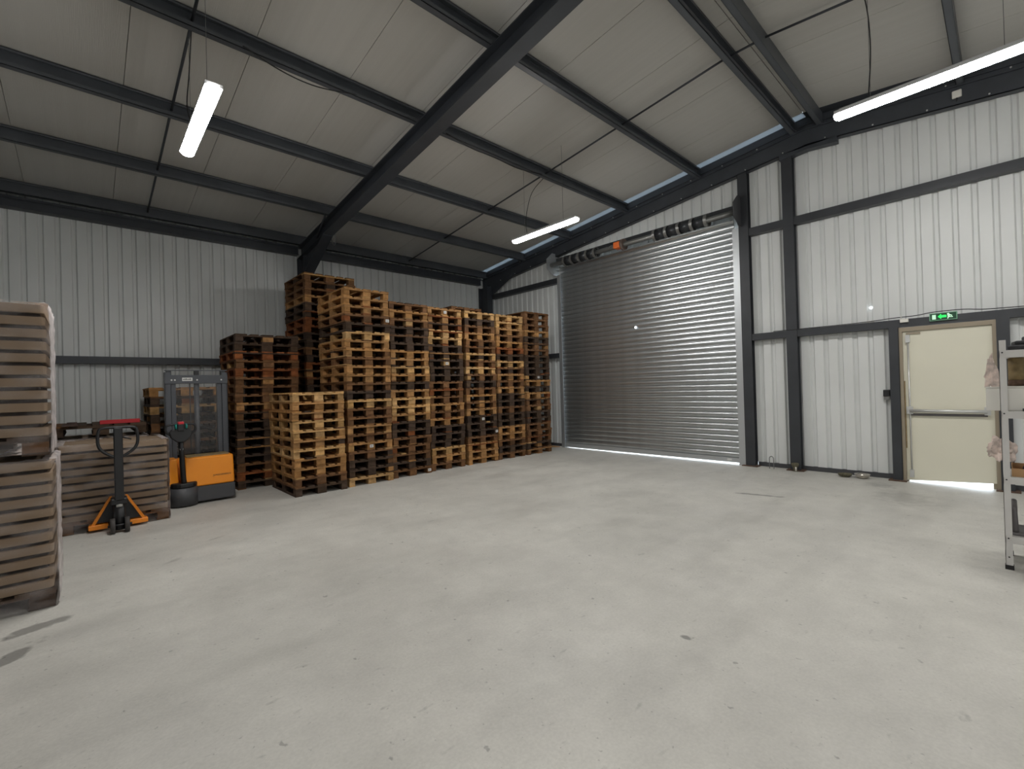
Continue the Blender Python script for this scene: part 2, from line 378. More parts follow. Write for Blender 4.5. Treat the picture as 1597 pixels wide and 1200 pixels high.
bolt = MB().tube([(0,0,0), (-.012,0,0)], .011, 6); bme = bolt.mesh('bolt'); bme.materials.append(MT['alu'])
for k in range(26):
    y = -.7-k*.62
    link('bolt', bme, fr, (0, y, 4.645+rise(y)))
    link('bolt', bme, fr, (.02, y-.2, 4.925+rise(y-.2)))
def post(y0, y1, z1, label):
    m = MB().box(0, .012, y0, y1, 0, z1).box(.012, .128, (y0+y1)/2-.005, (y0+y1)/2+.005, 0, z1).box(.128, .14, y0, y1, 0, z1)
    o = empty('gable_post', (0, 0, 0)); structure(o, label, 'steel post')
    m.build('section', 'post_steel', o)
    MB().box(-.06, .14, y0-.05, y1+.05, 0, .015).build('base_plate', 'rust', o)
    return o
post(-7.5335, -7.366, 4.62+rise(-7.45), 'dark steel post along the shutter\'s right-hand edge')
post(-8.265, -8.101, 4.62+rise(-8.2), 'dark steel post under the ridge, between shutter and exit door')
post(-9.594, -9.4826, 2.306, 'dark steel jamb post on the hinge-rod side of the exit door')
post(-10.73, -10.605, 2.306, 'dark steel jamb post behind the shelving, beside the exit door')
def girt(y0, y1, z0, z1, label):
    m = MB().box(.012, .02, y0, y1, z0, z1).box(.02, .14, y0, y1, z1-.008, z1).box(.02, .14, y0, y1, z0, z0+.008)
    structure(m.build('girt', 'post_steel'), label, 'girt', 'girts on the gable wall')
girt(-8.101, -7.5335, 2.306, 2.422, 'short lower girt between the shutter post and the ridge post')
girt(YF+.1, -8.265, 2.306, 2.422, 'long lower girt running over the exit door')
girt(-8.101, -7.5335, 4.2285, 4.363, 'short upper girt between the shutter post and the ridge post')
girt(YF+.1, -8.265, 4.2285, 4.363, 'long upper girt high on the gable above the exit sign')
girt(-2.87, -.27, 4.2285, 4.363, 'upper girt above the pallets, left of the shutter')
girt(-2.87, -.27, 2.306, 2.422, 'lower girt hidden by pallets, left of the shutter')
for x0, x1, lb in ((-5.19, -.18, 'side wall girt behind the tall pallet stacks'), (-10.61, -5.41, 'dark girt across the side wall behind the stacker mast'), (XL, -10.83, 'side wall girt in the rear bay')):
    m = MB().box(x0, x1, 0.0, .008, 2.19, 2.316).box(x0, x1, .008, .14, 2.308, 2.316).box(x0, x1, .008, .14, 2.19, 2.198)
    structure(m.build('girt', STEEL), lb, 'girt', 'girts on the side wall')
    m = MB().box(x0, x1, 0.0, .01, 4.667, 4.84).box(x0, x1, -.03, .14, 4.667, 4.68).box(x0, x1, -.045, .14, 4.83, 4.842).box(x0, x1, -.045, -.04, 4.80, 4.83)
    structure(m.build('eaves_beam', STEEL), lb.replace('side wall girt', 'eaves beam').replace('dark girt', 'eaves beam') + ', under the roof edge', 'beam', 'eaves beams')
names = ['eaves purlin along the side wall', 'first purlin up from the eaves', 'second purlin up from the eaves', 'third purlin up from the eaves', 'fourth purlin up from the eaves', 'left purlin of the ridge pair',
         'right purlin of the ridge pair', 'first purlin beyond the ridge', 'second purlin beyond the ridge', 'third purlin beyond the ridge', 'fourth purlin beyond the ridge', 'eaves purlin of the far slope']
ys = [-.02, -1.672, -3.318, -4.970, -6.619, -8.271]
for i, y in enumerate(ys + [2*YR-q for q in reversed(ys)]):
    s = -1 if i < 6 else 1
    if i >= 6: pass
    zb = 4.88+rise(y); h = .195; t = .006; m = MB()
    ye = y+s*.075
    m.box(XL, 0.01, y-.5*t, y+.5*t, zb, zb+h)
    m.box(XL, 0.01, y, ye, zb, zb+t).box(XL, 0.01, y, ye, zb+h-t, zb+h)
    m.box(XL, 0.01, ye-s*t, ye, zb, zb+.05).box(XL, 0.01, ye-s*t, ye, zb+h-.03, zb+h)
    structure(m.build('purlin', 'purlin_steel'), 'dark steel ' + names[i], 'purlin', 'roof purlins')
for x, lb in ((-2.63, 'thin sag rod through the purlins of the shutter bay'), (-8.05, 'thin sag rod through the purlins above the stacker')):
    m = MB()
    for a, b in zip(ys, ys[1:]): m.tube([(x, a-.01, 4.99+rise(a)), (x, b+.01, 4.99+rise(b))], .016, 6)
    yy = [2*YR-q for q in reversed(ys)]
    m.tube([(x, ys[-1], 4.99+rise(ys[-1])), (x, yy[0], 4.99+rise(yy[0]))], .016, 6)
    for a, b in zip(yy, yy[1:]): m.tube([(x, a-.01, 4.99+rise(a)), (x, b+.01, 4.99+rise(b))], .016, 6)
    structure(m.build('sag_rod', STEEL), lb, 'rod', 'sag rods')
m = MB().tube([(-5.42, -1.68, 4.93+rise(-1.68)), (-5.33, -.9, 4.72+rise(-.9))], .02, 4).build('fly_brace', STEEL); structure(m, 'short diagonal brace from purlin to rafter near the side wall', 'brace')

# ------------------------------------------------------------------ roller shutter (door_1)
d1 = empty('door_1', (0, -5.16, 0)); tag(d1, 'closed galvanised steel roller shutter', 'roller shutter', kind='structure'); D1 = Vector((0, -5.16, 0))
Y0, Y1 = -7.27, -2.96
prof = []
for k in range(8):
    t = k/7; prof.append((.052-.017*math.sin(math.pi*(.06+.88*t))**.42, .010+.084*t))
prof = [(.060, 0), (.058, .005)] + prof + [(.058, .099), (.060, .108)]
m = MB(); n = len(prof)
vs = [(x, y, z) for y in (Y0-D1.y, Y1-D1.y) for x, z in prof] + [(.064, y, z) for y in (Y0-D1.y, Y1-D1.y) for x, z in prof]
fs = [(i, i+1, n+i+1, n+i) for i in range(n-1)] + [(2*n+i, 3*n+i, 3*n+i+1, 2*n+i+1) for i in range(n-1)]
m.poly(vs, fs, True); sme = m.mesh('slat'); sme.materials.append(MT['galv'])
for k in range(41): link('slat', sme, d1, (0, 0, .12+.108*k))
MB().hexa([(.035, Y0-D1.y, .035), (.07, Y0-D1.y, .035), (.07, Y1-D1.y, .012), (.035, Y1-D1.y, .012), (.035, Y0-D1.y, .12), (.07, Y0-D1.y, .12), (.07, Y1-D1.y, .12), (.035, Y1-D1.y, .12)]).build('bottom_bar', 'galv_rail', d1)
for ya, yb in ((-7.366, -7.25), (-2.985, -2.88)):
    MB().box(.0, .012, ya-D1.y, yb-D1.y, 0, 4.42).box(.09, .10, ya-D1.y, yb-D1.y, 0, 4.42).box(.012, .09, (ya if ya < -5 else yb-.012)-D1.y, (ya+.012 if ya < -5 else yb)-D1.y, 0, 4.42).build('guide_rail', 'galv_rail', d1)
ZB, XB = 4.66, -.17
MB().tube([(XB, -7.40-D1.y, ZB), (XB, -2.84-D1.y, ZB)], .052, 14).build('barrel', 'drum_light', d1)
wm = MB()
for r0 in (0,):
    N = 20
    for (ra, rb, ya, yb) in ((.125, .115, -.03, .03),):
        ring = []
        for j in range(N):
            t = 2*math.pi*j/N; c, s_ = math.cos(t), math.sin(t)
            ring.append([(ra*c, ya, ra*s_), (ra*c, yb, ra*s_), (rb*c, yb, rb*s_), (rb*c, ya, rb*s_)])
        V = [p for q in ring for p in q]; F = []
        for j in range(N):
            a, b = 4*j, 4*((j+1) % N)
            for i in range(4): F.append((a+i, a+(i+1) % 4, b+(i+1) % 4, b+i))
        wm.poly(V, F)
    for j in range(4):
        t = math.pi/2*j+.4; wm.tube([(.04*math.cos(t), 0, .04*math.sin(t)), (.12*math.cos(t), 0, .12*math.sin(t))], .012, 4)
wme = wm.mesh('spring_wheel'); wme.materials.append(MT['drum_light'])
for y in (-6.86, -6.58, -6.31, -6.04, -5.78, -4.25, -4.02, -3.79, -3.56, -3.33): link('spring_wheel', wme, d1, (XB, y-D1.y, ZB))
cm = MB().tube([(0, -.11, 0), (0, .11, 0)], .105, 14).mesh('spring_case'); cm.materials.append(MT['drum'])
for y in (-6.72, -6.45, -6.18, -5.91, -4.13, -3.90, -3.67, -3.44): link('spring_case', cm, d1, (XB, y-D1.y, ZB))
MB().tube([(XB, -5.03-D1.y, ZB), (XB, -4.97-D1.y, ZB)], .125, 18).build('motor_flange', 'flange_brown', d1)
MB().box(XB-.12, XB+.06, -4.965-D1.y, -4.80-D1.y, ZB-.07, ZB+.07).bevelled(.02, 2).build('motor', 'motor_orange', d1)
MB().tube(smooth_path([(XB-.05, -4.8-D1.y, ZB), (XB-.08, -4.72-D1.y, ZB+.03), (XB-.06, -4.66-D1.y, ZB-.02)]), .008, 6).build('motor_cable', 'grey_cable', d1)
for y, lab in ((-7.41, None), (-2.835, None)):
    MB().prism([(.12, 4.42), (.12, 4.98), (-.12, 4.98), (-.33, 4.80), (-.33, 4.56), (-.10, 4.42)], 'y', y-.008-D1.y, y+.008-D1.y).build('end_plate', 'dark_grey_paint' if y < -5 else 'galv_rail', d1)
MB().box(.02, .12, -7.39-D1.y, -2.85-D1.y, 4.76, 4.86).build('lintel_angle', 'drum', d1)
m = MB()     # curtain bending up onto the barrel
pr = [(.05, 4.54), (.04, 4.575), (.0, 4.60), (-.06, 4.565), (-.12, 4.545), (-.17, 4.535), (-.17, 4.53), (-.12, 4.535), (-.06, 4.555), (0, 4.59), (.03, 4.56), (.04, 4.535)]
m.prism(pr, 'y', Y0-D1.y, Y1-D1.y); m.build('curtain_top', 'galv', d1)
MB().tube([(.045, 0, 0), (.036, 0, 0)], .028, 12).build('daylight_disc', 'daylight_glow', d1, (-.012, -5.115-D1.y, 2.826))  # glowing disc in place of a bright daylight spot on the curtain
MB().box(.028, .034, -7.10-D1.y, -7.02-D1.y, .06, .10).build('sticker', 'sticker', d1)

# ------------------------------------------------------------------ exit door (door_2)
d2 = empty('door_2', (0, 0, 0)); tag(d2, 'cream steel emergency exit door with panic bar', 'door', kind='structure')
MB().hexa([(.05, -10.565, .085), (.09, -10.565, .085), (.09, -9.640, .022), (.05, -9.640, .022), (.05, -10.565, 2.235), (.09, -10.565, 2.235), (.09, -9.640, 2.235), (.05, -9.640, 2.235)]).build('leaf', 'cream_door', d2)
MB().box(.02, .12, -9.638, -9.60, 0, 2.30).build('jamb', 'frame_brown', d2); MB().box(.02, .12, -10.605, -10.567, 0, 2.30).build('jamb', 'frame_brown', d2)
MB().box(.02, .12, -10.567, -9.638, 2.237, 2.30).build('head', 'frame_brown', d2)
MB().box(.092, .12, -10.566, -10.53, 0, 2.30).build('stop', 'frame_brown', d2); MB().box(.092, .12, -9.66, -9.639, 0, 2.30).build('stop', 'frame_brown', d2); MB().box(.092, .12, -10.53, -9.66, 2.21, 2.30).build('stop', 'frame_brown', d2)
pb = MB().tube([(-.02, -9.70, 1.06), (-.02, -10.50, 1.06)], .024, 12).build('panic_bar', 'alu', d2)
MB().box(-.01, .05, -9.735, -9.665, 1.01, 1.12).build('bar_bracket', 'alu', pb); MB().box(-.01, .05, -10.53, -10.47, 1.01, 1.12).build('bar_bracket', 'alu', pb)
MB().box(.035, .05, -10.50, -9.70, .985, 1.02).build('bar_backplate', 'grey_tray', pb)
MB().tube([(.03, -9.70, .10), (.03, -9.70, 2.12)], .011, 8).build('lock_rod', 'alu', d2)
for z in (.075, 2.07): MB().box(.005, .05, -9.725, -9.675, z, z+.11).build('rod_latch', 'alu', d2)
MB().box(.03, .05, -9.84, -9.68, 2.19, 2.215).build('closer_arm', 'frame_brown', d2)
MB().box(.035, .05, -9.655, -9.642, .5, 1.5).build('edge_seal', 'kraft', d2)

# ------------------------------------------------------------------ lamps
def lamp(x, y0, y1, z, label, cable=None):
    o = empty('tube_light', (x, (y0+y1)/2, z)); tag(o, label, 'light', 'suspended LED tube lights')
    L = abs(y1-y0)/2; yc = (y0+y1)/2
    pts = [(.066*math.cos(t), -.012+.046*math.sin(t)) for t in [math.pi+math.pi*k/10 for k in range(11)]]
    pts = [(a, b) for a, b in reversed(pts)]
    m = MB(); 
    rings = [(-L, .45), (-L+.012, .8), (-L+.035, 1), (L-.035, 1), (L-.012, .8), (L, .45)]
    n = len(pts); V = [(a*s, y, (b+.012)*s-.012) for y, s in rings for a, b in pts]
    F = [(k*n+i, k*n+(i+1) % n, (k+1)*n+(i+1) % n, (k+1)*n+i) for k in range(5) for i in range(n)] + [tuple(reversed(range(n))), tuple(5*n+i for i in range(n))]
    m.poly(V, F, True); m.build('diffuser', 'lamp_diffuser', o)
    MB().box(-.069, .069, -L+.01, L-.01, -.0115, .02).box(-.03, .03, -L+.05, L-.05, .02, .045).build('housing', 'lamp_body', o)
    for s in (-.6, .6):
        top = 5.08+rise(yc+s*L)-z
        MB().tube([(0, s*L, .044), (0, s*L, top)], .0025, 5).build('suspension_wire', 'grey_cable', o)
    if cable: MB().tube(smooth_path([(a-x, b-yc, c-z) for a, b, c in cable]), .006, 6).build('supply_cable', 'cable', o)
    return o
lamp(-8.047, -5.955, -4.41, 4.35, 'white tube light hanging over the stacker', [(-8.047, -4.9, 4.39), (-8.08, -4.75, 4.7), (-8.05, -4.72, 5.1), (-8.05, -4.97, 5.55)])
lamp(-2.93, -5.93, -4.387, 4.35, 'white tube light hanging before the roller shutter', [(-2.93, -4.75, 4.39), (-2.90, -4.70, 4.7), (-2.75, -4.72, 5.2), (-2.64, -4.95, 5.45)])
lamp(-3.065, -11.05, -9.51, 4.35, 'white tube light hanging near the exit door', [(-3.065, -9.8, 4.39), (-3.06, -9.83, 4.9), (-3.05, -9.8, 5.4), (-3.0, -9.7, 5.75)])
lamp(-8.047, -11.05, -9.51, 4.35, 'white tube light over the camera position')

for x_, lb in ((-3.06, 'added white tube light, out of view by the front wall, beside the gable'), (-8.047, 'added white tube light, out of view by the front wall, behind the camera')):
    lamp(x_, -16.15, -14.61, 4.35, lb)  # lamp row out of view, added to brighten the camera side

# ------------------------------------------------------------------ pallets
TONES = {'L': (.50, .30, .125), 'T': (.37, .195, .075), 'B': (.17, .085, .038), 'D': (.070, .045, .030), 'R': (.23, .078, .027)}
TW = {'L': 'pale', 'T': 'tan', 'B': 'brown', 'D': 'dark weathered', 'R': 'reddish'}
_pm = {}
def pmesh(name, sx, sy, sz):
    k = (name, round(sx, 4), round(sy, 4))
    if k not in _pm:
        me = MB().box(-sx/2, sx/2, -sy/2, sy/2, 0, sz).mesh(name); me.materials.append(MT['wood']); _pm[k] = me
    return _pm[k]
def pallet_parts(parent, W, D, tone, name_parent_is_part=False):
    """boards and blocks of one pallet, W across x, D along y, resting at the parent's origin"""
    base = Vector(TONES[tone])
    def put(nm, x, y, z, sx, sy, sz, var=.16):
        o = link(nm, pmesh(nm, sx, sy, sz), parent, (x+random.uniform(-.004, .004), y+random.uniform(-.006, .006), z))
        k = random.uniform(1-var, 1+var); g = random.uniform(-.1, .1)
        c = base*k
        if random.random() < .10: c = Vector(TONES[random.choice('LTBDR')])*random.uniform(.8, 1)
        o.color = (c[0]*(1+g*.4), c[1], c[2]*(1-g), 1)
        return o
    q = W/.8
    bx = ((-W/2+.05*q, .1*q), (0, .145*q), (W/2-.05*q, .1*q)); by = (-D/2+.0725, 0, D/2-.0725)
    for x, s in bx: put('bottom_board', x, 0, 0, s*.97, D-.026, .0215)
    for x, s in bx:
        for y in by: put('block', x, y, .022, s*.93, .127, .078, .32)
    for y in by: put('stringer', 0, y, .1, W-.004, .145, .022, .22)
    for k, s in enumerate((.145, .1, .145, .1, .145)):
        x = (-W/2+.0725*q, -.164*q, 0, .164*q, W/2-.0725*q)[k]
        put('deck_board', x, 0, .122, s*q*.97, D-.008, .022, .25)
ORD = ['', 'first', 'second', 'third', 'fourth', 'fifth', 'sixth', 'seventh', 'eighth', 'ninth', 'tenth', 'eleventh', 'twelfth', 'thirteenth', 'fourteenth', 'fifteenth', 'sixteenth', 'seventeenth', 'eighteenth', 'nineteenth', 'twentieth',
       'twenty-first', 'twenty-second', 'twenty-third', 'twenty-fourth', 'twenty-fifth', 'twenty-sixth', 'twenty-seventh', 'twenty-eighth']
PH = .1445
def stack(x0, yf, W, tones, where, group, D=1.2, stickers={}, jit=.012, lean=(0, 0), shifts={}):
    n = len(tones)
    for i in range(n):                     # from the floor up
        t = tones[n-1-i]; dx, dy = shifts.get(n-i, (0, 0))
        o = empty('wooden_pallet', (x0+W/2+random.uniform(-jit, jit)+lean[0]*i/n+dx, yf+D/2+random.uniform(-jit, jit)+lean[1]*i/n+dy, i*PH), random.uniform(-.006, .006))
        pos = 'top pallet' if i == n-1 else ('bottom pallet' if i == 0 else 'pallet, %s from the top,' % ORD[n-i])
        tag(o, '%s wooden %s of the %s' % (TW[t], pos, where), 'pallet', group)
        pallet_parts(o, W, D, t)
        if n-i in stickers:
            bx = stickers[n-i]
            s = MB().box(-.032, .032, -.002, 0, -.025, .025).build('label_sticker', 'sticker', o, (bx, -D/2-.007, .062))
            for j in range(3): MB().box(-.018+.014*j, -.012+.014*j, -.003, -.002, -.014, .014).build('print_bar', 'ink', s)
stack(-6.635, -3.345, .8, 'LTTLLTLTTBD', 'low front stack', 'pallets of the low front stack', lean=(-.03, 0))
stack(-5.775, -3.28, .8, 'TTTBDLTTBTTBDLBBTBTBDDL', 'sixth stack from the shutter', 'pallets of the sixth stack from the shutter', stickers={19: 0, 4: .36})
stack(-4.945, -3.23, .8, 'BTBDDDTTLTDTLLTDDBBBDB', 'fifth stack from the shutter', 'pallets of the fifth stack from the shutter', stickers={22: .34})
stack(-4.09, -3.16, .8, 'TTBLLDDDDDBBBTBTDDDLTB', 'fourth stack from the shutter', 'pallets of the fourth stack from the shutter', stickers={1: 0, 8: 0})
stack(-3.215, -3.165, .8, 'BLDBTBBLBLBDBTBTDDDBTTT', 'third stack from the shutter', 'pallets of the third stack from the shutter', stickers={17: .0, 19: .36}, shifts={1: (-.07, .35)})
stack(-2.375, -3.175, .8, 'LLTBTRDLBTBTDDBDDTTBDB', 'second stack from the shutter', 'pallets of the second stack from the shutter')
stack(-1.50, -3.17, .8, 'BBBTDBBDDDDTDTBBDDBBBDB', 'stack nearest the shutter', 'pallets of the stack nearest the shutter', stickers={11: 0})
stack(-5.845, -1.62, 1.0, 'BBBTDDRRDDBDRTBDBBDDDBDDBDD', 'tallest rear stack', 'pallets of the tallest rear stack')
stack(-7.125, -2.03, 1.0, 'DDRBRBBBTBDDDDDBRD'[:18], 'dark rear stack beside the stacker', 'pallets of the dark rear stack')
stack(-8.19, -1.42, 1.0, 'TDLDBDBDBDBD', 'stack behind the stacker mast', 'pallets behind the stacker mast')

# ------------------------------------------------------------------ wrapped loads of cardboard trays
def rbox(W, D, h, r, n=4):
    pts = []
    for cx, cy, a0 in ((W/2-r, D/2-r, 0), (-W/2+r, D/2-r, 90), (-W/2+r, -D/2+r, 180), (W/2-r, -D/2+r, 270)):
        for k in range(n+1):
            t = math.radians(a0+90*k/n); pts.append((cx+r*math.cos(t), cy+r*math.sin(t)))
    return pts
def load(x0, x1, y0, y1, z, nl, pitch, label, tone='D', group='film-wrapped loads of cardboard', seed=0, filmtop=True):
    rs = random.Random(seed); W, D = x1-x0, y1-y0
    o = empty('wrapped_load', ((x0+x1)/2, (y0+y1)/2, z)); tag(o, label, 'pallet load', group)
    p = empty('pallet', (0, 0, 0)); p.parent = o
    pallet_parts(p, W, D, tone)
    lay = MB().prism(rbox(W-.01, D-.01, 0, .03), 'z', 0, pitch-.027).bevelled(.004, 1)
    me = None
    for k in range(nl):
        dx, dy = rs.uniform(-.006, .006), rs.uniform(-.005, .005)
        if me is None: ob = lay.build('cardboard_tray', 'cardboard', o); me = ob.data
        else: ob = link('cardboard_tray', me, o)
        ob.location = (dx, dy, .146+k*pitch)
        if k < nl-1: MB().prism(rbox(W-.07, D-.065, 0, .03), 'z', .146+k*pitch+pitch-.0265, .146+(k+1)*pitch-.0005).build('gap_shade_filler', 'gap_shade', o)  # dark inset filler, shade of the gap put into its colour
    # stretch film: a crumpled skin around the trays and the pallet
    top = .146+nl*pitch-.024
    rows = 22; ring = rbox(W+.03, D+.03, 0, .04, 3); dens = []
    for a, b in zip(ring, ring[1:]+ring[:1]):
        d = math.dist(a, b); k = max(1, int(d/.05))
        for j in range(k): dens.append((a[0]+(b[0]-a[0])*j/k, a[1]+(b[1]-a[1])*j/k))
    V = []; F = []; n = len(dens)
    for i in range(rows+1):
        zz = .01+(top+.006-.01)*i/rows
        for (a, b) in dens:
            s = 1+rs.uniform(-.006, .010); V.append((a*s, b*s, zz+rs.uniform(-.006, .004)))
    for i in range(rows):
        for j in range(n): F.append((i*n+j, i*n+(j+1) % n, (i+1)*n+(j+1) % n, (i+1)*n+j))
    k = len(V)
    for s in (.97, .88):
        for (a, b) in dens: V.append((a*s, b*s, top+.008+rs.uniform(-.003, .012)))
    for q, (ra, rb) in enumerate(((rows*n, k), (k, k+n))):
        for j in range(n): F.append((ra+j, ra+(j+1) % n, rb+(j+1) % n, rb+j))
    fm = MB().poly(V, F, True).build('stretch_film', 'film', o)
    return o
load(-10.33, -9.125, -5.69, -4.89, 0, 11, .0905, 'wrapped load of brown cardboard trays on the floor at the left edge', 'D', seed=1)
load(-10.345, -9.145, -5.69, -4.89, 1.162, 11, .0935, 'wrapped cardboard load stacked on top of another at the left edge', 'D', seed=2)
load(-9.19, -8.165, -3.24, -2.24, 0, 10, .0905, 'wrapped cardboard load standing behind the hand pallet truck', 'B', seed=3)
load(-9.30, -8.285, -2.06, -.86, 0, 10, .0905, 'wrapped cardboard load carrying an empty pallet by the side wall', 'B', seed=4)
load(-10.60, -9.40, -4.80, -4.00, 0, 11, .0905, 'wrapped cardboard load on the floor hidden behind the left-edge stack', 'D', seed=5)  # unseen load, set so its pallet blocks darken the openings ahead
load(-10.60, -9.40, -4.80, -4.00, 1.162, 11, .0935, 'upper wrapped cardboard load hidden behind the left-edge stack', 'D', seed=6)  # unseen upper load, shifted to keep the pallet opening ahead dark
o = empty('wooden_pallet', (-8.79, -1.46, 1.075)); tag(o, 'empty dark pallet lying on the rear cardboard load', 'pallet'); pallet_parts(o, 1.0, 1.2, 'D')
rb = MB().box(-8.80, -8.36, -2.03, -1.93, 1.2195, 1.275).bevelled(.004, 1).build('red_beam', 'red'); tag(rb, 'red painted bar lying on the rear pallet', 'bar')
o = empty('broken_board', (-9.1, -1.9, 1.2195)); tag(o, 'short dark board end lying on the rear pallet', 'board')
b1 = link('plank', pmesh('plank', .16, .5, .022), o, (0, 0, .0)); b1.color = (.09, .06, .05, 1)
b2 = link('cleat', pmesh('cleat', .1, .1, .03), o, (.02, -.2, .022)); b2.color = (.06, .04, .035, 1)

# ------------------------------------------------------------------ hand pallet truck
J = empty('hand_pallet_truck', (-8.665, -3.40, 0)); tag(J, 'orange hand pallet truck with black upright tiller', 'pallet truck')
for s in (-1, 1):
    f_ = MB().box(s*.19-.08, s*.19+.08, .10, 1.15, .045, .085).bevelled(.008, 1).build('fork', 'orange_jack', J)
    MB().tube([(s*.19-.04, 1.0, .04), (s*.19+.04, 1.0, .04)], .039, 12).build('fork_roller', 'rubber', f_)
    # sloping shoulder plate from the fork heel to the pump
    MB().hexa([(s*.27, .06, .05), (s*.235, .06, .05), (s*.235, .12, .05), (s*.27, .12, .05), (s*.085, .02, .40), (s*.06, .02, .40), (s*.06, .08, .40), (s*.085, .08, .40)]).build('shoulder', 'orange_jack', J)
    MB().box(s*.275, s*.10, .045, .115, .03, .085).bevelled(.006, 1).build('heel_bar', 'orange_jack', J)
    MB().tube([(s*.065-.022, -.16, .088), (s*.065+.022, -.16, .088)], .088, 18).build('steer_wheel', 'wheel_grey', J)
MB().prism([(-.225, .10), (-.06, .36), (.06, .36), (.225, .10)], 'y', .085, .10).build('back_plate', 'black_plastic', J)
MB().tube([(0, -.10, .03), (0, -.10, .33)], [.06, .055], 14).build('pump', 'black_plastic', J)
MB().tube([(0, -.13, .30), (0, -.13, .37)], .035, 12).build('piston', 'alu', J)
MB().tube([(-.11, -.16, .088), (.11, -.16, .088)], .014, 8).build('axle', 'black_plastic', J)
MB().box(-.075, .075, -.17, .02, .33, .40).bevelled(.01, 1).build('tiller_yoke', 'black_plastic', J)
MB().box(-.042, .042, -.19, -.14, .38, 1.235).bevelled(.01, 1).build('tiller_bar', 'black_plastic', J)
loop = smooth_path([(0, -.165, .88), (.06, -.165, .905), (.145, -.165, .975), (.178, -.165, 1.06), (.172, -.165, 1.19), (.14, -.165, 1.232), (0, -.165, 1.238), (-.14, -.165, 1.232), (-.172, -.165, 1.19), (-.178, -.165, 1.06), (-.145, -.165, .975), (-.06, -.165, .905), (0, -.165, .88)], 5)
MB().tube(loop, .016, 8).build('handle_loop', 'black_plastic', J)
MB().tube([(.04, -.17, 1.12), (.12, -.18, 1.09)], .008, 6).build('release_lever', 'black_plastic', J)

# ------------------------------------------------------------------ electric stacker
S = empty('electric_stacker', (-7.69, -2.62, 0)); tag(S, 'orange electric stacker with grey mast', 'stacker')
# base
MB().prism([(-.40, .0), (.41, .0), (.41, .46), (-.40, .46)], 'z', .03, .26).bevelled(.02, 2).build('chassis', 'dark_grey_paint', S)
cov = MB().hexa([(-.235, -.02, .26), (.40, -.02, .26), (.40, .36, .26), (-.235, .36, .26), (-.222, .005, .685), (.392, .005, .685), (.392, .36, .685), (-.215, .36, .685)]).bevelled(.025, 3).build('battery_cover', 'orange', S)
MB().box(-.19, .34, .05, .33, .684, .70).build('cover_tray', 'kraft', cov)
MB().hexa([(-.405, .0, .30), (-.29, .03, .30), (-.29, .36, .30), (-.405, .36, .30), (-.40, .03, .68), (-.30, .06, .68), (-.30, .36, .68), (-.40, .36, .68)]).bevelled(.015, 2).build('side_cover', 'orange', S)
MB().box(-.30, -.22, .14, .36, .26, .66).build('recess_panel', 'orange', S)
# drive pod with tiller foot
pod = [(-.405, .10)] + [(-.235+.17*math.cos(t), .03+.14*math.sin(t)) for t in [math.pi+math.pi*k/10 for k in range(11)]] + [(-.06, .10)]
MB().prism(pod, 'z', .02, .27, True).build('drive_pod', 'dark_grey_paint', S)
MB().prism([(x*.97-.005, y*.97) for x, y in pod], 'z', .27, .345).bevelled(.02, 2).build('pod_cap', 'black_plastic', S)
MB().tube([(-.235, -.04, .33), (-.25, -.09, .40), (-.275, -.19, .78), (-.29, -.235, .97)], [.035, .035, .032, .03], 10).build('tiller_bar', 'black_plastic', S)
MB().box(-.30, -.262, -.232, -.228, .835, .865).build('tiller_sticker', 'sticker', S)
hd = MB()
hp = [(-.10, 0), (-.155, .07), (-.165, .13), (-.145, .155), (.145, .155), (.165, .13), (.155, .07), (.10, 0), (.04, -.07), (-.04, -.07)]
hd.prism([(-.29+x, 1.03+z) for x, z in [(-.045, -.085), (.045, -.085), (.115, -.02), (.135, .06), (.10, .10), (-.10, .10), (-.135, .06), (-.115, -.02)]], 'y', -.29, -.225)
hd.bevelled(.015, 2).build('tiller_head', 'black_plastic', S)
MB().tube(smooth_path([(-.29-.10, -.26, 1.04), (-.29-.165, -.27, 1.10), (-.29-.16, -.275, 1.175), (-.29-.09, -.28, 1.195), (-.29, -.28, 1.20), (-.29+.09, -.28, 1.195), (-.29+.16, -.275, 1.175), (-.29+.165, -.27, 1.10), (-.29+.10, -.26, 1.04)], 5), .014, 8).build('handle_loop', 'black_plastic', S)
MB().box(-.33, -.25, -.31, -.24, 1.10, 1.20).bevelled(.01, 2).build('control_block', 'black_plastic', S)
MB().box(-.325, -.255, -.315, -.25, 1.195, 1.232).bevelled(.008, 2).build('belly_switch', 'red_btn', S)
for s in (-1, 1): MB().tube([(-.29+s*.048, -.30, 1.165), (-.29+s*.072, -.30, 1.165)], [.036, .03], 12).build('thumb_rocker', 'teal', S)
# mast
for s in (-1, 1):
    xx = .02+s*.365
    MB().box(xx-.035, xx+.035, .47, .48, .06, 1.95).box(xx+s*.03, xx+s*.04, .47, .60, .06, 1.95).box(xx-.035, xx+.035, .59, .60, .06, 1.95).build('outer_channel', 'mast_grey', S)
    x2 = .02+s*.295
    MB().box(x2-.028, x2+.028, .485, .493, .10, 1.86).box(x2-.028, x2-.02, .493, .58, .10, 1.86).build('inner_channel', 'mast_grey', S)
cb = MB().box(-.385, .425, .455, .47, 1.775, 1.905).box(-.385, .425, .47, .60, 1.775, 1.785).build('crosshead', 'mast_grey', S)
MB().box(-.385, .425, .47, .50, 1.97, 1.985).build('top_tie', 'mast_grey', S)
for x in (-.33, .02, .37): MB().box(x-.03, x+.03, .475, .56, 1.90, 1.975).build('chain_pulley', 'black_plastic', S)
pl_ = MB().box(-.17, -.04, .452, .455, 1.815, 1.865).build('rating_plate', 'sticker', cb)
for k in range(6): MB().box(-.16+.018*k, -.148+.018*k, .4512, .452, 1.83, 1.845+.004*(k % 3)).build('print_bar', 'ink', cb)
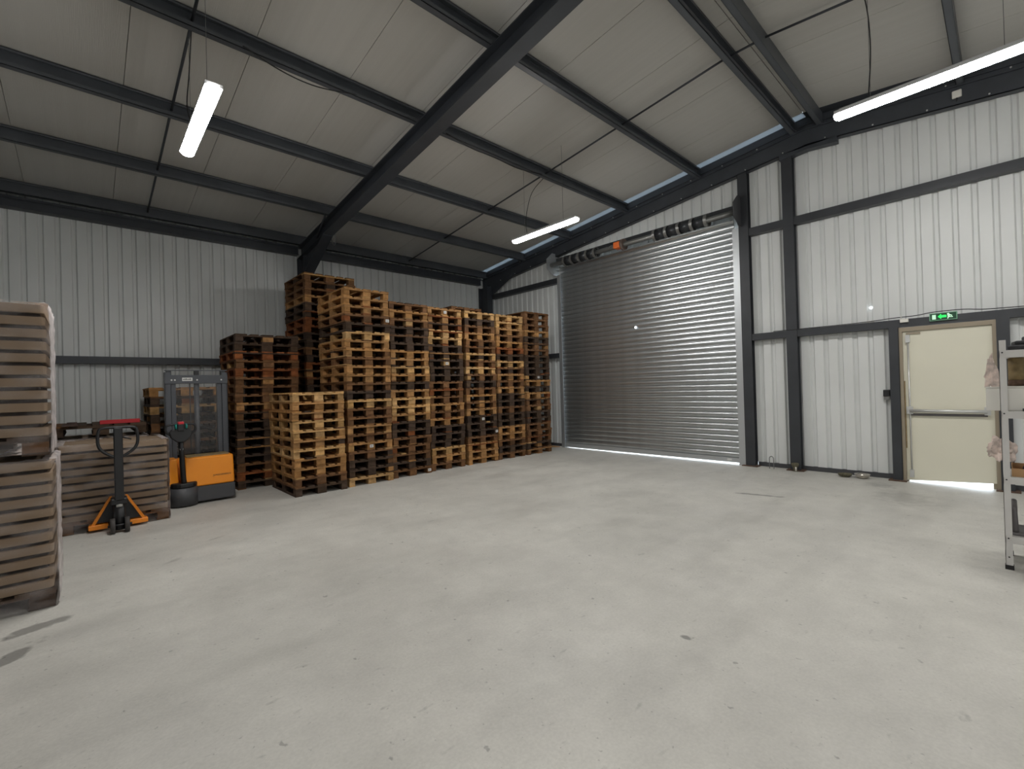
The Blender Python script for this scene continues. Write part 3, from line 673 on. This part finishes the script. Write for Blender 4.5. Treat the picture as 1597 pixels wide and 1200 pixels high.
for x in (-.30, -.26, .02, .34):
    MB().tube([(x, .455, 1.83), (x, .449, 1.83)], .012, 8).build('decal', 'sticker', cb)
MB().tube([(.02, .53, .30), (.02, .53, 1.80)], .036, 12).build('lift_cylinder', 'mast_grey', S)
MB().tube([(-.07, .50, .6), (-.07, .50, 1.78)], .008, 6).build('hose', 'cable', S)
MB().box(-.32, .36, .50, .62, .35, .42).build('fork_carriage', 'black_plastic', S)
for s in (-1, 1):
    xx = .02+s*.275
    MB().box(xx-.065, xx+.065, .62, 1.75, .04, .09).build('fork', 'dark_grey_paint', S)
gd = MB().box(-.25, .29, .462, .466, .70, 1.775).build('mast_guard', 'clear_guard', S)
cu = bpy.data.curves.new('lettering', 'FONT'); cu.body = 'JUNGHEINRICH'; cu.size = .045; cu.shear = .25; cu.extrude = .0008
tmp = bpy.data.objects.new('tmp', cu); COL.objects.link(tmp)
dg = bpy.context.evaluated_depsgraph_get(); tme = bpy.data.meshes.new_from_object(tmp.evaluated_get(dg)); bpy.data.objects.remove(tmp)
xs = [v.co.x for v in tme.vertices]; sc_ = .235/(max(xs)-min(xs))
for v in tme.vertices: v.co = Vector((v.co.x*sc_, v.co.y*.75, v.co.z))
tme.materials.clear(); tme.materials.append(MT['ink']); t = link('lettering', tme, cov); t.rotation_euler = (math.radians(90-3.4), 0, 0); t.location = (.12, -.0155, .385)

# ------------------------------------------------------------------ shelving at the right edge
SX, SY = -3.53, -10.645
H = empty('metal_shelving', (SX, SY, 0)); tag(H, 'pale metal shelving rack at the right edge', 'shelving')
SW, SD = 1.2, .42
for yy in (0, -SW):
    for xx in (0, SD):
        u = MB().box(xx, xx+.003, yy-.042, yy, .03, 1.84).box(xx, xx+.04, yy-.003 if yy == 0 else yy-.042, yy if yy == 0 else yy-.039, .03, 1.84).build('upright', 'shelf_metal', H)
        MB().box(xx-.004, xx+.044, yy-.046, yy+.004, 0, .035).build('foot', 'rubber', u)
        for z in (1.74, 1.25, .72, .25, .10): MB().tube([(xx-.004, yy-.02, z), (xx, yy-.02, z)], .006, 6).build('screw', 'ink', u)
TOPS = (.27, .745, 1.27, 1.757)
for z in TOPS:
    MB().box(-.002, SD+.042, -SW-.04, -.004, z-.006, z).box(-.004, 0, -SW-.03, -.035, z-.058, z).box(SD+.04, SD+.044, -SW-.03, -.035, z-.058, z).box(.0, SD+.04, -.0065, -.004, z-.058, z).build('shelf', 'shelf_metal', H)
# on the shelves
o = empty('black_bags', (SX+.228, SY-.49, TOPS[3])); tag(o, 'pile of folded black sacks on the top shelf', 'sacks')
for k, (w_, h0, h1) in enumerate(((.44, 0, .04), (.42, .04, .075), (.36, .075, .115), (.30, .115, .15))):
    MB().prism([(-.20+.01*k, -w_), (.18, -w_), (.20-.02*k, w_-.08), (.08, w_), (-.16, w_-.02*k), (-.20+.01*k, w_-.10)], 'z', h0, h1).bevelled(.012, 2).build('sack', 'black_cloth', o)
b_ = empty('white_tub', (SX+.20, SY-.22, TOPS[2])); tag(b_, 'long white box sticking out over the second shelf', 'box')
MB().box(-.15, .15, -.26, .30, 0, .185).bevelled(.006, 2).build('body', 'white_box', b_); MB().box(-.152, .152, -.262, .302, .186, .196).build('lid', 'white_box', b_)
c_ = empty('kraft_jar', (SX+.25, SY-.10, TOPS[2]+.1965)); tag(c_, 'olive brown paper canister with dark base on the white box', 'canister')
MB().tube([(0, 0, 0), (0, 0, .05)], .055, 18).build('base', 'rust', c_); MB().lathe([(.0, .05), (.052, .05), (.052, .225), (.04, .235), (0, .235)]).build('body', 'kraft', c_)
o = empty('black_clamp', (SX+.05, SY-.20, TOPS[2])); tag(o, 'small black clamp on the second shelf edge', 'clamp')
MB().box(0, .04, -.10, .08, 0, .02).build('base', 'black_plastic', o); MB().prism([(-.06, .02), (.05, .02), (.02, .07), (.05, .09), (-.02, .105), (-.05, .09)], 'x', 0, .03).build('jaw', 'black_plastic', o)
o.location.x = SX+.005
tr = empty('cardboard_tray', (SX+.21, SY-.38, TOPS[1])); tag(tr, 'open cardboard tray of dark items on the third shelf', 'tray')
MB().box(-.18, .18, -.30, .33, 0, .006).box(-.18, -.175, -.30, .33, .006, .065).box(.175, .18, -.30, .33, .006, .065).box(-.175, .175, -.30, -.295, .006, .065).box(-.175, .175, .325, .33, .006, .065).build('tray', 'tray_card', tr)
rs = random.Random(5)
for k in range(12):
    lump = MB(); r = rs.uniform(.042, .050)
    lump.lathe([(0, 0), (r*.8, .005), (r, .03), (r*.7, .06), (r*.25, .075), (0, .076)], n=9)
    ob = lump.build('dark_bundle', 'navy', None); ob.location = (SX+.21-.11+.11*(k % 3), SY-.38-.24+.155*(k//3), TOPS[1]+.0065)
    tag(ob, 'dark blue bundle in the cardboard tray, %s row, %s from the upright' % (('front', 'middle', 'back')[k % 3], ORD[4-k//3]), 'bundle', 'bundles in the cardboard tray')
# tray of coiled hose on the bottom shelf
gt = empty('grey_carrier', (SX+.21, SY-.40, TOPS[0])); tag(gt, 'grey carrier with hoop handle on the bottom shelf', 'carrier')
MB().box(-.17, .17, -.33, .36, 0, .02).bevelled(.006, 1).build('tray', 'grey_tray', gt)
MB().tube(smooth_path([(-.12, .34, .02), (-.12, .345, .17), (-.10, .345, .215), (.05, .345, .235), (.10, .345, .215), (.12, .345, .17), (.12, .34, .02)], 5), .02, 10).build('handle', 'grey_tray', gt)
hs = empty('hose_coil', (SX+.21, SY-.36, TOPS[0]+.02)); tag(hs, 'coiled black ribbed hose in the grey carrier', 'hose')
m = MB(); pts = []
for k in range(150):
    t = k/20*2*math.pi; pts.append((.125*math.cos(t), .20*math.sin(t), .018+.03*t/(2*math.pi)*.93))
m.tube(pts, .0165, 8).build('coil', 'rubber', hs)
def crumple(name, loc, size, label, seed, thick):
    rs = random.Random(seed); bm = bmesh.new(); bmesh.ops.create_icosphere(bm, subdivisions=4, radius=1)
    fr_ = [(Vector((rs.gauss(0,1), rs.gauss(0,1), rs.gauss(0,1)*.5)), rs.uniform(0, 6), rs.uniform(1.2, 3.2)) for _ in range(9)]
    for v in bm.verts:
        d = 0
        for k, (a, ph, fq) in enumerate(fr_): d += (1-abs(math.sin(v.co.dot(a)*fq+ph))*2)/(1+k*.12)
        v.co = v.co*(1+.13*d)
        if thick < 0: v.co = Vector((v.co.x*(.75-.35*v.co.z), v.co.y*(.75-.45*v.co.z), v.co.z))
        v.co = Vector((v.co.x*size[0], v.co.y*size[1], v.co.z*size[2]))
    me = bpy.data.meshes.new(name); bm.to_mesh(me); bm.free(); me.materials.append(MT['cloth'])
    ob = link(name, me, None, loc); return tag(ob, label, 'rag')
crumple('hanging_rag', (SX+.075, SY+.045, 1.59), (.030, .062, .165), 'pinkish rag hanging from the top of the shelving upright', 3, -1)
crumple('crumpled_rag', (SX+.10, SY+.005, .955), (.05, .085, .10), 'crumpled pinkish rag tied to the middle of the shelving upright', 8, .01)

# ------------------------------------------------------------------ small things on and by the gable wall
sg = empty('exit_sign', (-.012, -10.095, 2.405)); tag(sg, 'lit green emergency exit sign above the cream door', 'exit sign')
MB().box(-.015, .02, -.145, .145, -.055, .055).bevelled(.004, 1).build('housing', 'sign_edge', sg)
MB().box(-.018, -.0155, -.135, .135, -.045, .045).build('panel', 'sign_green', sg)
MB().box(-.020, -.0182, .075, .115, -.035, .030).build('door_symbol', 'sign_white', sg)
MB().prism([(.055, 0), (.02, .036), (.02, .016), (-.035, .016), (-.035, -.016), (.02, -.016), (.02, -.036)], 'x', -.020, -.0182).build('arrow', 'sign_glow', sg)
MB().prism([(-.04, .035), (-.06, .04), (-.07, .02), (-.095, .005), (-.09, -.006), (-.068, .004), (-.07, -.01), (-.10, -.012), (-.10, -.022), (-.06, -.02), (-.052, -.038), (-.042, -.038), (-.048, -.012), (-.045, .015)], 'x', -.020, -.0182).build('running_figure', 'sign_white', sg)
o = empty('junction_box', (-.02, -9.672, 2.397)); tag(o, 'cream junction box on the girt above the door jamb', 'junction box')
MB().box(-.012, .031, -.048, .048, -.026, .026).bevelled(.003, 1).build('body', 'white_plastic', o); MB().tube([(.008, .035, .026), (.008, .035, .075)], .004, 6).build('stub', 'white_plastic', o)
o = empty('junction_box', (.06, -9.26, 2.423)); tag(o, 'flat cream clip box on top of the girt left of the exit sign', 'junction box')
MB().box(-.04, .03, -.05, .05, 0, .02).bevelled(.003, 1).build('body', 'white_plastic', o); MB().box(-.03, .02, -.02, .02, .02, .032).build('clip', 'white_plastic', o)
o = empty('junction_box', (-.02, -10.31, 5.46)); tag(o, 'white square junction box on the gable rafter', 'junction box')
MB().box(-.02, .02, -.05, .05, -.05, .05).bevelled(.012, 2).build('body', 'white_plastic', o); MB().tube([(0, 0, -.05), (0, .004, -.10)], .006, 6).build('gland', 'cable', o)
o = empty('key_switch', (.12, -9.425, 1.27)); tag(o, 'black key switch box on the cladding beside the exit door', 'switch')
MB().box(-.045, .025, -.04, .04, 0, .10).bevelled(.006, 2).build('body', 'black_plastic', o); MB().box(-.03, .025, -.035, .035, -.055, -.001).build('cover', 'drum_light', o)
MB().tube(smooth_path([(.0, -7.9, 2.43), (-.005, -8.9, 2.428), (-.006, -9.3, 2.436), (-.008, -9.55, 2.450), (-.01, -9.8, 2.455), (-.012, -10.0, 2.478), (-.012, -10.3, 2.476), (-.008, -10.55, 2.445), (0, -11.2, 2.43)], 6), .006, 6).build('sign_cable', 'cable')
tag(bpy.data.objects['sign_cable'], 'thin black cable along the girt to the exit sign', 'cable')
MB().tube([(WB-.004, 0, 0), (WB+.03, 0, 0)], .022, 8).build('cladding_glow_plug', 'daylight_glow', None, (-.006, -9.261, 2.665)); tag(bpy.data.objects['cladding_glow_plug'], 'small glowing plug standing for a daylight hole in the cladding above the girt', 'hole')  # no real opening: the plug glows as daylight would
prof_b = [(0, .002), (.062, .002), (.085, .03), (.098, .065), (.104, .067), (.10, .061), (.088, .03), (.062, .006), (0, .006)]
o = MB().lathe(prof_b, n=28).build('steel_bowl', 'steel_bowl', None, (-.085, -9.12, 0)); tag(o, 'shiny steel pet bowl, the one nearer the exit door', 'bowl', 'pet bowls')
o = MB().lathe([(r*.95, z*.72) for r, z in prof_b], n=28).build('steel_bowl', 'moss', None, (-.10, -8.90, 0)); tag(o, 'dull dark pet bowl, the one farther from the exit door', 'bowl', 'pet bowls')
o = MB().tube(smooth_path([(-.05, -7.785, 0), (-.05, -7.785, .17), (-.05, -7.795, .205), (-.05, -7.818, .218), (-.05, -7.841, .205), (-.05, -7.851, .17), (-.05, -7.855, 0)], 5), .007, 8).build('floor_hoop', 'grey_cable'); tag(o, 'thin steel hoop standing on the floor between the two posts', 'hoop')
o = empty('worn_cup', (-.10, -8.20, .0155)); tag(o, 'dirty greenish foam lump at the foot of the ridge post', 'lump')
MB().lathe([(0, 0), (.035, 0), (.03, .05), (.05, .08), (.058, .12), (.045, .13), (0, .125)], n=12).build('body', 'moss', o); MB().tube([(-.03, -.02, 0), (-.035, -.02, .07)], .012, 6).build('stem', 'white_plastic', o)
o = MB().prism([(-.0, -2.15), (-.22, -2.2), (-.25, -2.55), (-.02, -2.83)], 'z', .001, .02).build('wood_offcut', 'tray_card'); tag(o, 'flat wooden offcut on the floor left of the shutter', 'offcut')

# cables under the roof
def cable(pts, r, label, m='cable', name='cable'):
    o = MB().tube(smooth_path(pts, 7), r, 6).build(name, m); return tag(o, label, 'cable')
yp = -4.97
cable([(-7.6, yp-.08, 4.90+rise(yp)), (-7.2, yp-.08, 4.80+rise(yp)), (-6.8, yp-.08, 4.79+rise(yp)), (-6.3, yp-.08, 4.90+rise(yp))], .008, 'black cable sagging under the purlin left of the rafter')
cable([(-4.9, yp-.08, 4.90+rise(yp)), (-4.4, yp-.08, 4.83+rise(yp)), (-4.0, yp-.08, 4.84+rise(yp)), (-3.4, yp-.08, 4.82+rise(yp)), (-2.8, yp-.08, 4.90+rise(yp))], .008, 'black cable sagging under the purlin right of the rafter')
cable([(-5.19, -1.18, 4.98), (-5.15, -1.2, 4.80), (-5.13, -1.27, 4.64), (-5.13, -1.36, 4.62), (-5.15, -1.44, 4.70), (-5.19, -1.50, 4.93)], .009, 'grey cable loop hanging from the rafter haunch', 'grey_cable')
